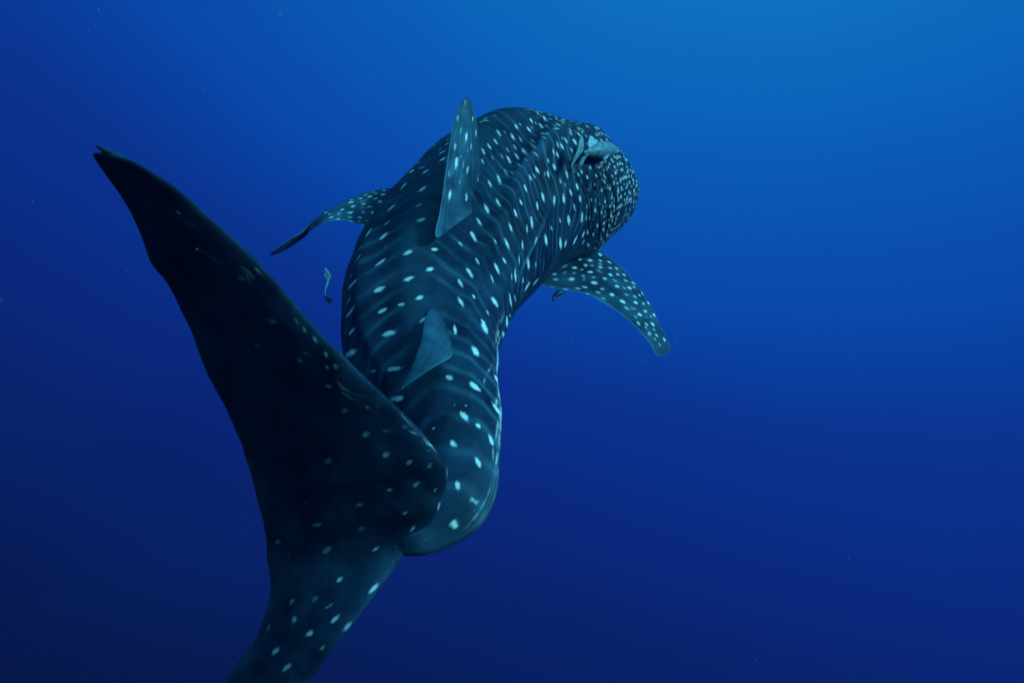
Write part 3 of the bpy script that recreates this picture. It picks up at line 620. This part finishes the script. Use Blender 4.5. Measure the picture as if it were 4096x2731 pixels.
# the dark remora under the right pectoral fin
def P3_(x, y): return 2150+x*.08929, 1100+y*.08929
D3 = 3.6; pw3 = D3/F*.08929/2
r3 = empty("remora", tuple(W3(2230, 1185, D3)), "small black remora hanging under the rear edge of the right pectoral fin", "remora", "remoras around the whale shark")
fish_body(r3, [(*P3_(x, y), D3+d, w*pw3, w*pw3*.9) for x, y, w, d in
   [(1245,712,20,.02),(1200,735,90,.015),(1100,760,170,.01),(1000,790,210,.005),(900,840,220,0),(820,905,210,-.005),(770,970,160,-.01),(740,1040,130,-.015),(715,1100,130,-.02),(698,1150,90,-.025),(690,1182,14,-.028)]], REM_DARK, lateral=True)
make_fin("dorsal_fin", [(*P3_(x, y), D3-.01) for x, y in [(1120,830),(1150,855),(1195,800),(1238,722)]], [(*P3_(x, y), D3-.01) for x, y in [(880,915),(960,925),(1060,892),(1130,860)]], [.004, .003, .002], [], r3, nu=24, nv=10, unit2352=False, mat=REM_DARK, seed=71)
make_fin("tail_fin", [(*P3_(x, y), D3+.015) for x, y in [(1100,690),(1160,684),(1215,690),(1250,704)]], [(*P3_(x, y), D3+.015) for x, y in [(1110,745),(1160,765),(1190,790),(1225,772)]], [.004, .003, .002], [], r3, nu=24, nv=10, unit2352=False, mat=REM_DARK, seed=72)
make_fin("pectoral_fin", [(*P3_(x, y), D3+.01) for x, y in [(760,850),(800,770),(850,700),(905,676)]], [(*P3_(x, y), D3+.01) for x, y in [(830,850),(900,790),(960,740),(1010,690)]], [.004, .003, .002], [], r3, nu=24, nv=10, unit2352=False, mat=REM_DARK, seed=73)

# a tiny dark fish at the ragged tip of the same fin
r4 = empty("small_fish", tuple(W3(2590, 1353, 3.84)), "tiny dark fish at the ragged rear edge of the right pectoral fin's tip", "fish")
fish_body(r4, [(2594,1347,3.84,.002,.002),(2593,1350,3.84,.006,.006),(2590,1355,3.84,.0075,.007),(2587,1358,3.84,.003,.004),(2585,1360,3.84,.0015,.002)], REM_DARK, nu=20, nv=14)
make_fin("tail_fin", [(2587,1357,3.84),(2586,1358,3.84),(2585,1358,3.84)], [(2583,1361,3.84),(2584,1362,3.84),(2586,1362,3.84)], [.002, .001], [], r4, nu=12, nv=6, unit2352=False, mat=REM_DARK, seed=81)

# ------------------------------------------------------------------ specks drifting in the water
SPECK = fish_material("drifting_speck", (.35, .42, .45), (.6, .66, .66), rough=.7)
def specks():
    ico = [(0,-.5257,.8507),(0,.5257,.8507),(0,-.5257,-.8507),(0,.5257,-.8507),(.5257,.8507,0),(-.5257,.8507,0),(.5257,-.8507,0),(-.5257,-.8507,0),(.8507,0,.5257),(.8507,0,-.5257),(-.8507,0,.5257),(-.8507,0,-.5257)]
    fc = [(0,8,1),(0,1,10),(0,10,7),(0,7,6),(0,6,8),(1,8,4),(1,4,5),(1,5,10),(10,5,11),(10,11,7),(7,11,2),(7,2,6),(6,2,9),(6,9,8),(8,9,4),(4,9,3),(4,3,5),(5,3,11),(11,3,2),(2,3,9)]
    ico = np.array(ico)
    P = []
    for x, y, d, r in [(3268,322,.42,.0011),(3150,380,.5,.0007),(3340,395,1.2,.0010),(3772,388,.8,.0009),(3945,270,1.4,.0016),(4002,390,1.0,.0012),(4076,420,1.1,.0014),(3086,514,1.3,.0010),(3324,638,1.2,.0014),(3712,580,1.6,.0012),(1482,300,1.6,.0013),(1535,88,1.8,.0012),(2185,8,2.0,.0014),(815,363,2.2,.0014),(3410,1145,1.8,.0012),(2650,842,2.5,.0013),(3412,1422,1.6,.0011),(2570,1448,1.6,.0012),(1120,58,.5,.0008),(2270,222,.8,.0009)]:
        P.append((W3(x, y, d), r))
    for _ in range(480):
        d = rng.uniform(.45, 9)
        x, y = rng.uniform(-200, 4300), rng.uniform(-200, 2900)
        if rng.random() < .35: x, y = rng.uniform(2400, 4200), rng.uniform(0, 1400)
        if x < 2000 and y > 1300: continue
        P.append((W3(x, y, d), rng.uniform(.0004, .0014)*(.45+.22*d)))
    Vs, Fs = [], []
    for c, r in P:
        sc = rng.uniform(.6, 1.5, 3); b = len(Vs)*12
        Vs.append(c+ico*r*sc); Fs += [(b+i, b+j, b+k) for i, j, k in fc]
    me = bpy.data.meshes.new("suspended_specks"); me.from_pydata(np.concatenate(Vs).tolist(), [], Fs)
    for p in me.polygons: p.use_smooth = True
    o = link("suspended_specks", me, SPECK)
    o['kind'] = 'stuff'; o['label'] = "pale specks of plankton drifting all through the blue water"; o['category'] = "plankton"
specks()

# ------------------------------------------------------------------ the open water all round, seen fading into the distance
wm = bpy.data.materials.new("open_water"); wm.use_nodes = True
n = wm.node_tree.nodes; n.clear()
em = n.new("ShaderNodeEmission"); om = n.new("ShaderNodeOutputMaterial"); gco = n.new("ShaderNodeTexCoord")
wm.node_tree.links.new(water_gradient(wm.node_tree, gco.outputs["Object"]), em.inputs["Color"])
wm.node_tree.links.new(em.outputs[0], om.inputs["Surface"])
wm.cycles.emission_sampling = 'NONE'
RW = 60.0
rows, cols = 40, 96
els = np.linspace(-math.pi/2+.001, math.radians(16), rows)
az = np.linspace(0, 2*math.pi, cols, endpoint=False)
Vw = np.array([[RW*math.cos(e)*math.cos(a), RW*math.cos(e)*math.sin(a), RW*math.sin(e)] for e in els for a in az])
mw = grid_mesh("open_water", Vw, rows, cols, True, caps=False)
water = link("water", mw, wm); water.location = cam.location
water['kind'] = 'structure'

# ------------------------------------------------------------------ the veil of lit water between us and the shark
bpy.context.view_layer.update()
lo = [1e9]*3; hi = [-1e9]*3
for o in COL.objects:
    if o.type == 'MESH' and o.name != "water":
        for c in o.bound_box:
            p = o.matrix_world @ Vector(c)
            for i in range(3): lo[i] = min(lo[i], p[i]); hi[i] = max(hi[i], p[i])
lo = [min(a_, b_) for a_, b_ in zip(lo, cam.location)]; hi = [max(a_, b_) for a_, b_ in zip(hi, cam.location)]
x0, y0, z0 = lo[0]-1, lo[1]-1, lo[2]-1; x1, y1, z1 = hi[0]+1, hi[1]+1, hi[2]+3.0
mh = bpy.data.meshes.new("haze")
mh.from_pydata([(x, y, z) for x in (x0, x1) for y in (y0, y1) for z in (z0, z1)], [], [(0,1,3,2),(4,6,7,5),(0,4,5,1),(2,3,7,6),(0,2,6,4),(1,5,7,3)])
hm = bpy.data.materials.new("haze"); hm.use_nodes = True
hn = hm.node_tree.nodes; hn.clear()
pv = hn.new("ShaderNodeVolumePrincipled"); ho = hn.new("ShaderNodeOutputMaterial")
pv.inputs["Color"].default_value = (.10, .27, .84, 1); pv.inputs["Density"].default_value = HAZE_DENSITY
pv.inputs["Anisotropy"].default_value = 0.0
hm.node_tree.links.new(pv.outputs[0], ho.inputs["Volume"])
haze = link("haze", mh, hm); haze['kind'] = 'stuff'
